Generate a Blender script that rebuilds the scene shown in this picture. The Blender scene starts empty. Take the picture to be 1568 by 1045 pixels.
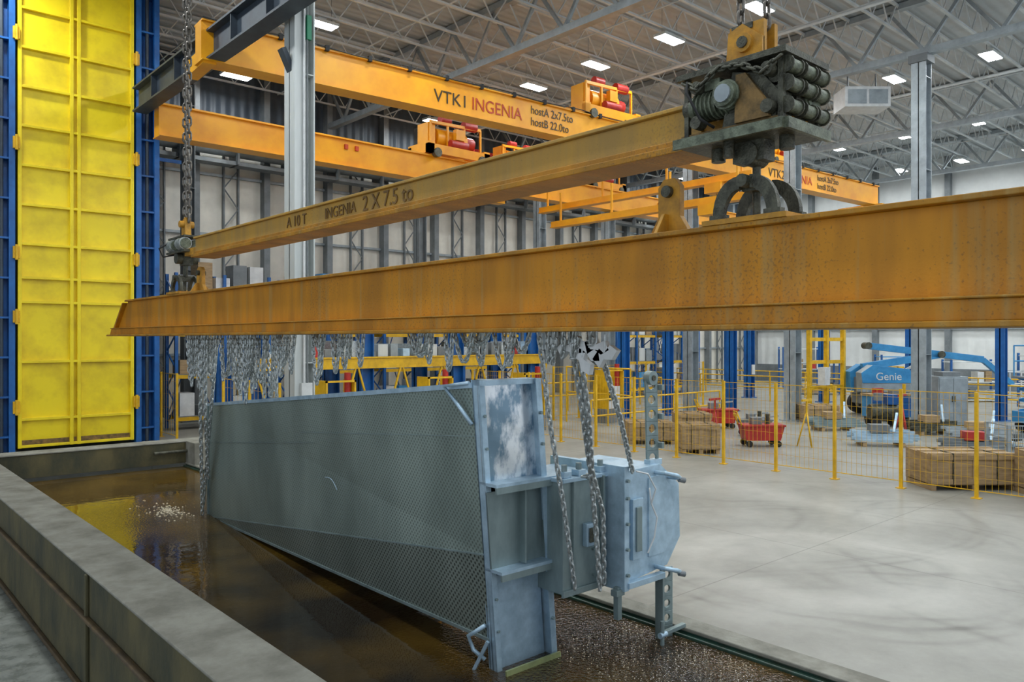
import bpy, math, random
from mathutils import Vector, Matrix
random.seed(7)
scene = bpy.context.scene
scene.view_settings.view_transform = 'Standard'

# ------------------------------------------------------------------ materials
def mat(name, c1, c2=None, scale=3.0, rough=0.5, metal=0.0, bump=0.0, stretch=(1,1,1), lo=0.35, hi=0.65, detail=5, bscale=None, r2=None, emit=None):
    m = bpy.data.materials.new(name); m.use_nodes = True
    nt = m.node_tree; n = nt.nodes; L = nt.links
    b = n['Principled BSDF']
    b.inputs['Roughness'].default_value = rough
    b.inputs['Metallic'].default_value = metal
    if c2 is None: c2 = tuple(x*0.8 for x in c1)
    tc = n.new('ShaderNodeTexCoord'); mp = n.new('ShaderNodeMapping')
    mp.inputs['Scale'].default_value = stretch
    L.new(tc.outputs['Object'], mp.inputs['Vector'])
    nz = n.new('ShaderNodeTexNoise'); nz.inputs['Scale'].default_value = scale; nz.inputs['Detail'].default_value = detail
    nz.inputs['Roughness'].default_value = 0.65
    L.new(mp.outputs[0], nz.inputs['Vector'])
    cr = n.new('ShaderNodeValToRGB')
    cr.color_ramp.elements[0].position = lo; cr.color_ramp.elements[1].position = hi
    cr.color_ramp.elements[0].color = (*c2, 1); cr.color_ramp.elements[1].color = (*c1, 1)
    L.new(nz.outputs[0], cr.inputs[0]); L.new(cr.outputs[0], b.inputs['Base Color'])
    if r2 is not None:
        mr = n.new('ShaderNodeMapRange'); mr.inputs['From Min'].default_value = lo; mr.inputs['From Max'].default_value = hi
        mr.inputs['To Min'].default_value = r2; mr.inputs['To Max'].default_value = rough
        L.new(nz.outputs[0], mr.inputs[0]); L.new(mr.outputs[0], b.inputs['Roughness'])
    if bump:
        nb = n.new('ShaderNodeTexNoise'); nb.inputs['Scale'].default_value = bscale or scale*6; nb.inputs['Detail'].default_value = 4
        L.new(tc.outputs['Object'], nb.inputs['Vector'])
        bp = n.new('ShaderNodeBump'); bp.inputs['Strength'].default_value = bump; bp.inputs['Distance'].default_value = 0.02
        L.new(nb.outputs[0], bp.inputs['Height']); L.new(bp.outputs[0], b.inputs['Normal'])
    if emit:
        b.inputs['Emission Color'].default_value = (*emit[0], 1); b.inputs['Emission Strength'].default_value = emit[1]
        try: m.cycles.emission_sampling='NONE'
        except Exception: pass
    return m

def math_node(nt, op, a=None, b=None, c=None):
    k = nt.nodes.new('ShaderNodeMath'); k.operation = op
    for i, x in enumerate((a, b, c)):
        if x is None: continue
        if isinstance(x, (int, float)): k.inputs[i].default_value = x
        else: nt.links.new(x, k.inputs[i])
    return k.outputs[0]

M = {}
M['door']   = mat('yellow_door_paint', (0.90,0.70,0.010), (0.70,0.51,0.010), 1.2, 0.38, bump=0.05, lo=0.3, hi=0.55)
M['crane']  = mat('crane_yellow_paint', (0.90,0.41,0.006), (0.76,0.30,0.008), 1.0, 0.42)
M['yel']    = mat('safety_yellow_paint', (0.85,0.50,0.01), (0.6,0.34,0.01), 4, 0.45)
M['blue']   = mat('blue_steel_paint', (0.012,0.13,0.42), (0.01,0.08,0.27), 2, 0.4)
M['navy']   = mat('dark_blue_steel', (0.05,0.07,0.09), (0.03,0.04,0.055), 2, 0.5)
M['white']  = mat('white_steel_paint', (0.68,0.71,0.70), (0.52,0.56,0.55), 1.5, 0.45, stretch=(1,1,0.2))
M['grey']   = mat('grey_steel', (0.21,0.23,0.24), (0.14,0.16,0.17), 2, 0.5)
M['dark']   = mat('dark_grimy_steel', (0.12,0.12,0.085), (0.035,0.035,0.024), 11, 0.45, 0.3, bump=0.4)
M['greenm'] = mat('grimy_green_motor', (0.20,0.23,0.16), (0.06,0.07,0.045), 14, 0.45, 0.2, bump=0.3)
M['rusty']  = mat('rusty_plate', (0.30,0.18,0.06), (0.10,0.07,0.03), 9, 0.6, 0.2, bump=0.3)
M['ochre']  = mat('weathered_ochre', (0.62,0.30,0.02), (0.32,0.16,0.02), 6, 0.55, bump=0.15)
M['chain']  = mat('galvanized_chain', (0.66,0.70,0.70), (0.36,0.39,0.38), 20, 0.32, 0.55)
M['dchain'] = mat('oily_chain', (0.22,0.20,0.17), (0.08,0.07,0.06), 20, 0.4, 0.6)
M['zinc']   = mat('galvanized_bluish', (0.50,0.67,0.80), (0.32,0.45,0.55), 4, 0.34, 0.4, bump=0.06, r2=0.5)
M['zincg']  = mat('galvanized_grey', (0.29,0.37,0.375), (0.19,0.25,0.25), 3, 0.42, 0.35, bump=0.05, stretch=(1,1,0.4))
M['zincb']  = mat('galvanized_painted_reflections', (0.95,0.98,1.0), (0.22,0.33,0.42), 3.2, 0.2, 0.6, bump=0.2, lo=0.42, hi=0.56, bscale=5, stretch=(1.6,1,.8))  # pale and blue-grey patches put strong reflections into the colour
M['wet']    = mat('wet_bath_residue', (0.38,0.42,0.18), (0.26,0.30,0.14), 8, 0.3, 0.2)
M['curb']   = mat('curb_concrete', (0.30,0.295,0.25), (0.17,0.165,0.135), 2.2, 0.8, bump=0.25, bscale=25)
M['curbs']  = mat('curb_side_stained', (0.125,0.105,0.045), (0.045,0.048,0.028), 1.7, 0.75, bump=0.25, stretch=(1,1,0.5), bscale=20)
M['brown']  = mat('brown_lip', (0.13,0.085,0.035), (0.06,0.04,0.02), 5, 0.6)
M['lining'] = mat('tank_lining_green', (0.025,0.08,0.06), (0.03,0.035,0.018), 3, 0.4)
M['wood']   = mat('crate_plywood', (0.44,0.31,0.17), (0.28,0.19,0.10), 3, 0.75, stretch=(1,1,6))
M['red']    = mat('red_paint', (0.50,0.03,0.02), (0.34,0.02,0.015), 4, 0.45)
M['rubber'] = mat('black_rubber', (0.02,0.02,0.02), None, 4, 0.8)
M['plastic']= mat('white_plastic', (0.74,0.76,0.76), None, 4, 0.4)
M['liftb']  = mat('lift_blue_paint', (0.05,0.30,0.60), (0.03,0.22,0.48), 3, 0.4)
M['joist']  = mat('joist_white_paint', (0.66,0.70,0.71), (0.52,0.56,0.57), 2, 0.55)
M['lamp']   = mat('lamp_diffuser', (0.9,0.9,0.9), None, 2, 0.4, emit=((0.93,0.97,1.0), 18))
M['txtred'] = mat('red_lettering', (0.5,0.05,0.01), None, 2, 0.5)
M['txtblk'] = mat('black_lettering', (0.05,0.03,0.01), None, 2, 0.5)
M['txtdim'] = mat('faded_lettering', (0.22,0.12,0.03), None, 2, 0.5)
M['green']  = mat('green_paint', (0.01,0.25,0.12), None, 2, 0.5)
M['duct']   = mat('galvanized_duct', (0.38,0.43,0.46), (0.27,0.31,0.33), 3, 0.4, 0.3)
M['pane']   = mat('window_pane', (0.75,0.85,0.95), None, 2, 0.2, emit=((0.8,0.9,1.0), 0.5))
M['foam_glint']   = mat('bath_foam_and_glints', (0.62,0.58,0.46), (0.32,0.26,0.14), 30, 0.4)

def beam_mat(name, base, dull, rust, amount=0.55, pale=(0.42,0.30,0.10), pamt=0.45):
    m = bpy.data.materials.new(name); m.use_nodes=True
    nt=m.node_tree; n=nt.nodes; L=nt.links; b=n['Principled BSDF']
    b.inputs['Roughness'].default_value=0.55
    tc=n.new('ShaderNodeTexCoord')
    mp=n.new('ShaderNodeMapping'); mp.inputs['Scale'].default_value=(1,1.6,0.35); L.new(tc.outputs['Object'],mp.inputs[0])
    n1=n.new('ShaderNodeTexNoise'); n1.inputs['Scale'].default_value=2.2; n1.inputs['Detail'].default_value=6; L.new(mp.outputs[0],n1.inputs['Vector'])
    r1=n.new('ShaderNodeValToRGB'); r1.color_ramp.elements[0].position=0.38; r1.color_ramp.elements[1].position=0.62
    r1.color_ramp.elements[0].color=(*dull,1); r1.color_ramp.elements[1].color=(*base,1); L.new(n1.outputs[0],r1.inputs[0])
    n2=n.new('ShaderNodeTexNoise'); n2.inputs['Scale'].default_value=48; n2.inputs['Detail'].default_value=4; L.new(tc.outputs['Object'],n2.inputs['Vector'])
    n3=n.new('ShaderNodeTexNoise'); n3.inputs['Scale'].default_value=0.7; L.new(tc.outputs['Object'],n3.inputs['Vector'])
    s=math_node(nt,'ADD',n2.outputs[0],math_node(nt,'MULTIPLY',n3.outputs[0],0.5))
    r2=n.new('ShaderNodeMapRange'); r2.inputs['From Min'].default_value=0.87; r2.inputs['From Max'].default_value=0.96; L.new(s,r2.inputs[0])
    f=math_node(nt,'MULTIPLY',r2.outputs[0],amount)
    mx=n.new('ShaderNodeMixRGB'); L.new(f,mx.inputs[0]); L.new(r1.outputs[0],mx.inputs[1]); mx.inputs[2].default_value=(*rust,1)
    mp4=n.new('ShaderNodeMapping'); mp4.inputs['Scale'].default_value=(1,9,0.25); L.new(tc.outputs['Object'],mp4.inputs[0])
    n4=n.new('ShaderNodeTexNoise'); n4.inputs['Scale'].default_value=1.6; n4.inputs['Detail'].default_value=5; L.new(mp4.outputs[0],n4.inputs['Vector'])
    r4=n.new('ShaderNodeMapRange'); r4.inputs['From Min'].default_value=0.54; r4.inputs['From Max'].default_value=0.72; L.new(n4.outputs[0],r4.inputs[0])
    mx2=n.new('ShaderNodeMixRGB'); L.new(math_node(nt,'MULTIPLY',r4.outputs[0],pamt),mx2.inputs[0]); L.new(mx.outputs[0],mx2.inputs[1]); mx2.inputs[2].default_value=(*pale,1)
    L.new(mx2.outputs[0],b.inputs['Base Color'])
    bp=n.new('ShaderNodeBump'); bp.inputs['Strength'].default_value=0.2; bp.inputs['Distance'].default_value=0.01
    L.new(n2.outputs[0],bp.inputs['Height']); L.new(bp.outputs[0],b.inputs['Normal'])
    return m
M['beam']=beam_mat('weathered_orange_beam',(0.65,0.265,0.002),(0.47,0.19,0.003),(0.20,0.09,0.015))
M['beamd']=beam_mat('weathered_orange_beam_flange',(0.50,0.22,0.004),(0.33,0.15,0.006),(0.15,0.08,0.02))
M['spread']=beam_mat('faded_spreader_paint',(0.56,0.31,0.045),(0.42,0.25,0.06),(0.25,0.15,0.05),0.4)

def perf_mat(name, c1, c2, holes, pitch=26):
    m=bpy.data.materials.new(name); m.use_nodes=True
    nt=m.node_tree; n=nt.nodes; L=nt.links; b=n['Principled BSDF']
    b.inputs['Metallic'].default_value=0.3; b.inputs['Roughness'].default_value=0.4
    tc=n.new('ShaderNodeTexCoord'); sp=n.new('ShaderNodeSeparateXYZ'); L.new(tc.outputs['Object'],sp.inputs[0])
    cb=n.new('ShaderNodeCombineXYZ'); L.new(sp.outputs['Y'],cb.inputs[0]); L.new(sp.outputs['Z'],cb.inputs[1])
    rt=n.new('ShaderNodeMapping'); rt.inputs['Rotation'].default_value=(0,0,math.radians(45)); L.new(cb.outputs[0],rt.inputs[0])
    vo=n.new('ShaderNodeTexVoronoi'); vo.voronoi_dimensions='2D'; vo.inputs['Scale'].default_value=pitch; vo.inputs['Randomness'].default_value=0.0
    L.new(rt.outputs[0],vo.inputs['Vector'])
    mask=math_node(nt,'LESS_THAN',vo.outputs['Distance'],0.30)
    mp=n.new('ShaderNodeMapping'); mp.inputs['Scale'].default_value=(1,1,.5); L.new(tc.outputs['Object'],mp.inputs[0])
    nz=n.new('ShaderNodeTexNoise'); nz.inputs['Scale'].default_value=1.1; nz.inputs['Detail'].default_value=7; L.new(mp.outputs[0],nz.inputs['Vector'])
    cr=n.new('ShaderNodeValToRGB'); cr.color_ramp.elements[0].position=0.35; cr.color_ramp.elements[1].position=0.68
    cr.color_ramp.elements[0].color=(*c2,1); cr.color_ramp.elements[1].color=(*c1,1); L.new(nz.outputs[0],cr.inputs[0])
    mx=n.new('ShaderNodeMixRGB'); L.new(math_node(nt,'MULTIPLY',mask,holes),mx.inputs[0]); L.new(cr.outputs[0],mx.inputs[1]); mx.inputs[2].default_value=(0.03,0.035,0.03,1)
    L.new(mx.outputs[0],b.inputs['Base Color'])
    return m
M['perf']=perf_mat('perforated_galvanized_sheet',(0.34,0.42,0.38),(0.20,0.255,0.23),0.5,24)
M['perfd']=perf_mat('perforated_galvanized_sheet_lower',(0.30,0.35,0.31),(0.19,0.23,0.20),0.85,22)

def floor_mat():
    m=bpy.data.materials.new('polished_concrete_floor'); m.use_nodes=True
    nt=m.node_tree; n=nt.nodes; L=nt.links; b=n['Principled BSDF']
    tc=n.new('ShaderNodeTexCoord')
    wz=n.new('ShaderNodeTexNoise'); wz.inputs['Scale'].default_value=0.35; wz.inputs['Detail'].default_value=2; L.new(tc.outputs['Object'],wz.inputs['Vector'])
    wa=n.new('ShaderNodeVectorMath'); wa.operation='MULTIPLY_ADD'; L.new(wz.outputs['Color'],wa.inputs[0]); wa.inputs[1].default_value=(1.6,1.6,0); L.new(tc.outputs['Object'],wa.inputs[2])
    sw=n.new('ShaderNodeSeparateXYZ'); L.new(wa.outputs[0],sw.inputs[0])
    sp=n.new('ShaderNodeSeparateXYZ'); L.new(tc.outputs['Object'],sp.inputs[0])
    nz=n.new('ShaderNodeTexNoise'); nz.inputs['Scale'].default_value=0.6; nz.inputs['Detail'].default_value=9; nz.inputs['Roughness'].default_value=0.72; L.new(tc.outputs['Object'],nz.inputs['Vector'])
    cr=n.new('ShaderNodeValToRGB'); cr.color_ramp.elements[0].position=0.32; cr.color_ramp.elements[1].position=0.68
    cr.color_ramp.elements[0].color=(0.215,0.21,0.18,1); cr.color_ramp.elements[1].color=(0.345,0.34,0.30,1); L.new(nz.outputs[0],cr.inputs[0])
    def ring(cx,cy,r,w):
        dx=math_node(nt,'SUBTRACT',sw.outputs['X'],cx+.8); dy=math_node(nt,'SUBTRACT',sw.outputs['Y'],cy+.8)
        d=math_node(nt,'SQRT',math_node(nt,'ADD',math_node(nt,'MULTIPLY',dx,dx),math_node(nt,'MULTIPLY',dy,dy)))
        e=math_node(nt,'DIVIDE',math_node(nt,'ABSOLUTE',math_node(nt,'SUBTRACT',d,r)),w)
        k=n.new('ShaderNodeMath'); k.operation='SUBTRACT'; k.use_clamp=True; k.inputs[0].default_value=1.0; L.new(e,k.inputs[1])
        return k.outputs[0]
    rings=None
    for p in ((9.6,4.6,1.9,0.10),(9.6,4.6,2.2,0.08),(9.9,4.8,1.4,0.12),(12.5,8.5,4.2,0.13),(12.2,8.9,4.8,0.1),(14,2,5.2,0.13),(14,2,4.4,0.1),(8.5,10,3.0,0.1),(10.6,5.4,2.8,.1),(10.6,5.4,3.1,.08),(13,4,2.4,.1),(6,0,5.5,.1),(6,0,5.9,.1),(20,14,7.5,.12),(20,14,9.2,.12),(4,14,8,.1),(4,14,8.5,.1)):
        o=ring(*p); rings=o if rings is None else math_node(nt,'ADD',rings,o)
    n5=n.new('ShaderNodeTexNoise'); n5.inputs['Scale'].default_value=0.8; n5.inputs['Detail'].default_value=6; L.new(tc.outputs['Object'],n5.inputs['Vector'])
    k=n.new('ShaderNodeMapRange'); k.inputs['From Min'].default_value=0.36; k.inputs['From Max'].default_value=0.66; L.new(n5.outputs[0],k.inputs[0])
    f=math_node(nt,'MULTIPLY',math_node(nt,'MULTIPLY',rings,k.outputs[0]),0.45)
    mx=n.new('ShaderNodeMixRGB'); L.new(f,mx.inputs[0]); L.new(cr.outputs[0],mx.inputs[1]); mx.inputs[2].default_value=(0.14,0.135,0.115,1)
    f3=math_node(nt,'MULTIPLY',math_node(nt,'ADD',ring(10.1,4.9,1.6,0.6),ring(11.5,8.2,2.6,0.8)),math_node(nt,'MULTIPLY',nz.outputs[0],0.7))
    mx3=n.new('ShaderNodeMixRGB'); L.new(f3,mx3.inputs[0]); L.new(mx.outputs[0],mx3.inputs[1]); mx3.inputs[2].default_value=(0.50,0.49,0.44,1)
    jx=math_node(nt,'LESS_THAN',math_node(nt,'ABSOLUTE',math_node(nt,'SUBTRACT',math_node(nt,'FRACT',math_node(nt,'DIVIDE',math_node(nt,'ADD',sp.outputs['X'],0.6),4.5)),0.5)),0.0022)
    jy=math_node(nt,'LESS_THAN',math_node(nt,'ABSOLUTE',math_node(nt,'SUBTRACT',math_node(nt,'FRACT',math_node(nt,'DIVIDE',math_node(nt,'ADD',sp.outputs['Y'],1.2),4.5)),0.5)),0.0022)
    j=math_node(nt,'MULTIPLY',math_node(nt,'MAXIMUM',jx,jy),0.5)
    mx2=n.new('ShaderNodeMixRGB'); L.new(j,mx2.inputs[0]); L.new(mx3.outputs[0],mx2.inputs[1]); mx2.inputs[2].default_value=(0.10,0.10,0.08,1)
    L.new(mx2.outputs[0],b.inputs['Base Color'])
    rr=n.new('ShaderNodeMapRange'); rr.inputs['To Min'].default_value=0.25; rr.inputs['To Max'].default_value=0.55; L.new(n5.outputs[0],rr.inputs[0]); L.new(rr.outputs[0],b.inputs['Roughness'])
    return m
M['floor']=floor_mat()
M['floorl']=mat('wet_epoxy_floor',(0.34,0.35,0.31),(0.17,0.18,0.155),4.5,0.4,bump=0.15,r2=0.2,detail=10)

def water_mat():
    m=bpy.data.materials.new('dirty_bath_water'); m.use_nodes=True
    nt=m.node_tree; n=nt.nodes; L=nt.links; b=n['Principled BSDF']
    b.inputs['Roughness'].default_value=0.04; b.inputs['IOR'].default_value=1.5
    tc=n.new('ShaderNodeTexCoord'); sp=n.new('ShaderNodeSeparateXYZ'); L.new(tc.outputs['Object'],sp.inputs[0])
    nz=n.new('ShaderNodeTexNoise'); nz.inputs['Scale'].default_value=0.7; nz.inputs['Detail'].default_value=6; L.new(tc.outputs['Object'],nz.inputs['Vector'])
    mr0=n.new('ShaderNodeMapRange'); mr0.inputs['From Min'].default_value=8; mr0.inputs['From Max'].default_value=16; mr0.inputs['To Min'].default_value=0; mr0.inputs['To Max'].default_value=0.35; L.new(sp.outputs['Y'],mr0.inputs[0])  # golden towards the far end: the door's reflection put into the colour
    cr=n.new('ShaderNodeValToRGB'); cr.color_ramp.elements[0].color=(0.016,0.009,0.004,1); cr.color_ramp.elements[1].color=(0.15,0.085,0.012,1)
    cr.color_ramp.elements[0].position=0.45; cr.color_ramp.elements[1].position=1.0
    L.new(math_node(nt,'ADD',nz.outputs[0],mr0.outputs[0]),cr.inputs[0]); L.new(cr.outputs[0],b.inputs['Base Color'])
    n1=n.new('ShaderNodeTexNoise'); n1.inputs['Scale'].default_value=4; n1.inputs['Detail'].default_value=3; L.new(tc.outputs['Object'],n1.inputs['Vector'])
    n2=n.new('ShaderNodeTexNoise'); n2.inputs['Scale'].default_value=26; n2.inputs['Detail'].default_value=2; L.new(tc.outputs['Object'],n2.inputs['Vector'])
    def zone(p,near,far,amp,base):
        vm=n.new('ShaderNodeVectorMath'); vm.operation='DISTANCE'; L.new(tc.outputs['Object'],vm.inputs[0]); vm.inputs[1].default_value=p
        mr=n.new('ShaderNodeMapRange'); mr.inputs['From Min'].default_value=near; mr.inputs['From Max'].default_value=far; mr.inputs['To Min'].default_value=amp; mr.inputs['To Max'].default_value=base; L.new(vm.outputs['Value'],mr.inputs[0]); return mr.outputs[0]
    amp=math_node(nt,'ADD',zone((6.1,4.9,-.08),.8,2.2,5.0,.02),zone((5.0,14.0,-.08),.3,2.2,1.2,.02))
    h=math_node(nt,'ADD',math_node(nt,'MULTIPLY',n1.outputs[0],0.45),math_node(nt,'MULTIPLY',n2.outputs[0],amp))
    bp=n.new('ShaderNodeBump'); bp.inputs['Strength'].default_value=0.4; bp.inputs['Distance'].default_value=0.02
    L.new(h,bp.inputs['Height']); L.new(bp.outputs[0],b.inputs['Normal'])
    return m
M['water']=water_mat()

def corr_mat(name,c1,c2,axis,pitch,rough=0.5,strength=0.5):
    m=mat(name,c1,c2,0.6,rough)
    nt=m.node_tree; n=nt.nodes; L=nt.links
    tc=n.new('ShaderNodeTexCoord'); sp=n.new('ShaderNodeSeparateXYZ'); L.new(tc.outputs['Object'],sp.inputs[0])
    w=math_node(nt,'SINE',math_node(nt,'MULTIPLY',sp.outputs[axis],2*math.pi/pitch))
    bp=n.new('ShaderNodeBump'); bp.inputs['Strength'].default_value=strength; bp.inputs['Distance'].default_value=0.05
    L.new(w,bp.inputs['Height']); L.new(bp.outputs[0],n['Principled BSDF'].inputs['Normal'])
    return m
M['wallw']=corr_mat('white_wall_panel',(0.80,0.82,0.80),(0.68,0.70,0.69),'Y',0.6,strength=.25)
M['wallg']=corr_mat('light_wall_panel',(0.80,0.77,0.68),(0.62,0.60,0.53),'X',0.5,strength=.25)
M['walld']=corr_mat('dark_blue_siding',(0.08,0.105,0.13),(0.045,0.06,0.08),'X',0.4)
M['deck']=corr_mat('roof_deck',(0.50,0.53,0.54),(0.40,0.43,0.44),'Y',0.35,strength=.35)

# ------------------------------------------------------------------ mesh builder
Z=Vector((0,0,1))
class MB:
    def __init__(s): s.v=[]; s.f=[]; s.m=[]; s.s=[]; s.mats=[]
    def mi(s,k):
        if k not in s.mats: s.mats.append(k)
        return s.mats.index(k)
    def raw(s,vs,fs,k,smooth=False):
        b=len(s.v); s.v+= [tuple(x) for x in vs]; i=s.mi(k)
        for f in fs: s.f.append([b+j for j in f]); s.m.append(i); s.s.append(smooth)
    def hexa(s,p,k):
        s.raw(p,[(0,3,2,1),(4,5,6,7),(0,1,5,4),(1,2,6,5),(2,3,7,6),(3,0,4,7)],k)
    def box(s,x0,x1,y0,y1,z0,z1,k):
        s.hexa([(x0,y0,z0),(x1,y0,z0),(x1,y1,z0),(x0,y1,z0),(x0,y0,z1),(x1,y0,z1),(x1,y1,z1),(x0,y1,z1)],k)
    def beam(s,p0,p1,w,h,k,up=Z):
        p0=Vector(p0);p1=Vector(p1);d=(p1-p0).normalized()
        u=Vector(up)
        if abs(d.dot(u))>0.98: u=Vector((0,1,0))
        sd=d.cross(u).normalized()*w/2; u2=sd.cross(d).normalized()*h/2
        s.hexa([p0-sd-u2,p0+sd-u2,p1+sd-u2,p1-sd-u2,p0-sd+u2,p0+sd+u2,p1+sd+u2,p1-sd+u2],k)
    def cyl(s,p0,p1,r,k,n=14,r1=None):
        p0=Vector(p0);p1=Vector(p1);d=(p1-p0).normalized(); r1=r if r1 is None else r1
        a=d.orthogonal().normalized(); b=d.cross(a)
        c0=[p0+(a*math.cos(t)+b*math.sin(t))*r for t in [2*math.pi*i/n for i in range(n)]]
        c1=[p1+(a*math.cos(t)+b*math.sin(t))*r1 for t in [2*math.pi*i/n for i in range(n)]]
        s.raw(c0+c1,[(i,(i+1)%n,n+(i+1)%n,n+i) for i in range(n)],k,True)
        s.raw(c0,[tuple(reversed(range(n)))],k); s.raw(c1,[tuple(range(n))],k)
    def prism(s,pts,ext,k):
        e=Vector(ext); p=[Vector(x) for x in pts]; n=len(p)
        s.raw(p+[q+e for q in p],[tuple(reversed(range(n))),tuple(range(n,2*n))]+[(i,(i+1)%n,n+(i+1)%n,n+i) for i in range(n)],k)
    def tube(s,pts,r,k,n=8,closed=False):
        P=[Vector(p) for p in pts]; N=len(P); vs=[]
        prev=None
        for i in range(N):
            if closed: d=P[(i+1)%N]-P[i-1]
            else: d=P[min(i+1,N-1)]-P[max(i-1,0)]
            d.normalize()
            if prev is None: a=d.orthogonal().normalized()
            else:
                a=prev-d*prev.dot(d)
                a=a.normalized() if a.length>1e-5 else d.orthogonal().normalized()
            prev=a; b=d.cross(a)
            for j in range(n):
                t=2*math.pi*j/n; vs.append(P[i]+(a*math.cos(t)+b*math.sin(t))*r)
        fs=[]
        for i in range(N if closed else N-1):
            i2=(i+1)%N
            for j in range(n): fs.append((i*n+j,i*n+(j+1)%n,i2*n+(j+1)%n,i2*n+j))
        if not closed: fs+= [tuple(reversed(range(n))),tuple(range((N-1)*n,N*n))]
        s.raw(vs,fs,k,True)
    def chain(s,pts,pitch,wire,k):
        P=[Vector(p) for p in pts]
        seg=[(P[i+1]-P[i]).length for i in range(len(P)-1)]; T=sum(seg); n=max(1,int(T/pitch))
        for q in range(n):
            t=(q+0.5)/n*T; i=0
            while i<len(seg)-1 and t>seg[i]: t-=seg[i]; i+=1
            d=(P[i+1]-P[i]).normalized(); c=P[i]+d*t
            a=d.orthogonal().normalized(); b=d.cross(a)
            ang=0.6+(math.pi/2 if q%2 else 0)+random.uniform(-.12,.12)
            sd=a*math.cos(ang)+b*math.sin(ang)
            L=pitch*0.5+wire*1.0; W=pitch*0.30; st=L-W
            loop=[]
            for j in range(5):
                th=math.pi*j/4; loop.append(c+d*(st+W*math.sin(th))+sd*W*math.cos(th))
            for j in range(5):
                th=math.pi+math.pi*j/4; loop.append(c+d*(-st+W*math.sin(th))+sd*W*math.cos(th))
            s.tube(loop,wire,k,5,True)
    def holed(s,o,ax,up,cell,n,r,th,k):
        o=Vector(o);ax=Vector(ax).normalized();up=Vector(up).normalized();nm=ax.cross(up)*th/2
        for c in range(n):
            cc=o+up*cell*(c+0.5); I=[];O=[]
            for j in range(16):
                t=2*math.pi*j/16; x,y=math.cos(t),math.sin(t); mm=max(abs(x),abs(y))
                I.append(cc+(ax*x+up*y)*r); O.append(cc+(ax*x+up*y)/mm*cell/2)
            vs=[p+nm for p in I]+[p+nm for p in O]+[p-nm for p in I]+[p-nm for p in O]; fs=[]
            for j in range(16):
                q=(j+1)%16
                fs+= [(j,q,16+q,16+j),(32+j,48+j,48+q,32+q),(j,32+j,32+q,q),(16+j,16+q,48+q,48+j)]
            s.raw(vs,fs,k)
    def build(s,name,loc=(0,0,0),rz=0,bevel=0,parent=None):
        import bmesh
        me=bpy.data.meshes.new(name); me.from_pydata(s.v,[],s.f)
        for k in s.mats: me.materials.append(M[k])
        me.polygons.foreach_set('material_index',s.m); me.polygons.foreach_set('use_smooth',s.s)
        bm=bmesh.new(); bm.from_mesh(me); bmesh.ops.recalc_face_normals(bm,faces=bm.faces); bm.to_mesh(me); bm.free()
        o=bpy.data.objects.new(name,me); scene.collection.objects.link(o)
        o.location=loc; o.rotation_euler=(0,0,rz)
        if bevel:
            md=o.modifiers.new('bevel','BEVEL'); md.width=bevel; md.segments=2; md.limit_method='ANGLE'; md.angle_limit=math.radians(40)
        if parent: o.parent=parent
        return o

def text(body,size,loc,rot,k,name,parent,ext=0.004,sx=1):
    c=bpy.data.curves.new(name,'FONT'); c.body=body; c.size=size; c.extrude=ext
    o=bpy.data.objects.new(name,c); scene.collection.objects.link(o); c.materials.append(M[k])
    o.location=loc; o.rotation_euler=rot; o.scale=(sx,1,1); o.parent=parent
    return o

CZ=14.2   # roof deck height
# ------------------------------------------------------------------ shell
m=MB(); m.box(7.0,52,-8,31.5,-0.3,0,'floor'); m.box(-10,7.0,20.05,31.5,-0.3,0,'floor'); m.build('floor')
m=MB(); m.box(-10,2.19,-8,20.05,-1.0,-0.82,'floorl'); m.build('floor_lower_walkway')
m=MB(); m.box(-10,52,-8,31.8,CZ,CZ+0.2,'deck'); m.build('ceiling')

m=MB()   # back wall
m.box(7.5,52.3,31.5,31.8,0,10.6,'wallg'); m.box(7.5,52.3,31.5,31.8,10.6,CZ,'walld')
for i in range(16):
    b=8.3+i*2.9
    m.box(b-.13,b+.13,31.1,31.5,0,CZ,'grey')
    c=b+1.45
    for x in (c-.3,c+.3): m.box(x-.03,x+.03,31.25,31.4,0,10.4,'grey')
    z=0.3; k=0
    while z<10:
        m.beam((c-.3 if k%2 else c+.3,31.3,z),(c+.3 if k%2 else c-.3,31.3,z+.8),.04,.04,'grey'); z+=.8; k+=1
for z in (2.4,4.8,7.2,9.6): m.box(7.5,52,31.35,31.5,z-.05,z+.05,'duct')
m.build('wall_back')
m=MB(); m.box(8,50,30.2,30.8,9.85,10.0,'grey')
for (z,r) in ((10.5,.32),(11.3,.22)): m.cyl((7.8,30.4,z),(50,30.4,z),r,'duct',16)
for i in range(20): m.box(8+i*2.2,8.08+i*2.2,30.0,30.9,9.85,11.6,'grey')
m.build('ventilation_duct')
m=MB()
for b in (34.5,37.4,40.3,43.2):
    for z in (5,7.3):
        m.box(b-.9,b+.9,31.35,31.42,z-.9,z+.9,'plastic'); m.box(b-.8,b-.05,31.3,31.4,z-.8,z+.8,'pane'); m.box(b+.05,b+.8,31.3,31.4,z-.8,z+.8,'pane')
m.build('window_1')
m=MB(); m.box(52,52.3,-8,31.8,0,CZ,'wallw')
for i in range(9): a=-4+i*4.4; m.box(51.6,52,a-.15,a+.15,0,CZ,'grey')
m.box(51.8,52,-8,31.5,3.6,3.8,'duct'); m.box(51.7,52,-8,31.5,9.6,9.8,'grey'); m.box(51.85,52,-8,31.5,0,1.2,'grey')
m.build('wall_right')
m=MB(); m.box(-10,3.4,25.0,25.2,0,CZ,'walld'); m.box(3.4,7.7,25.0,25.2,0,CZ,'walld'); m.box(7.5,7.7,25.2,31.5,0,CZ,'walld'); m.build('wall_left')

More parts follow.
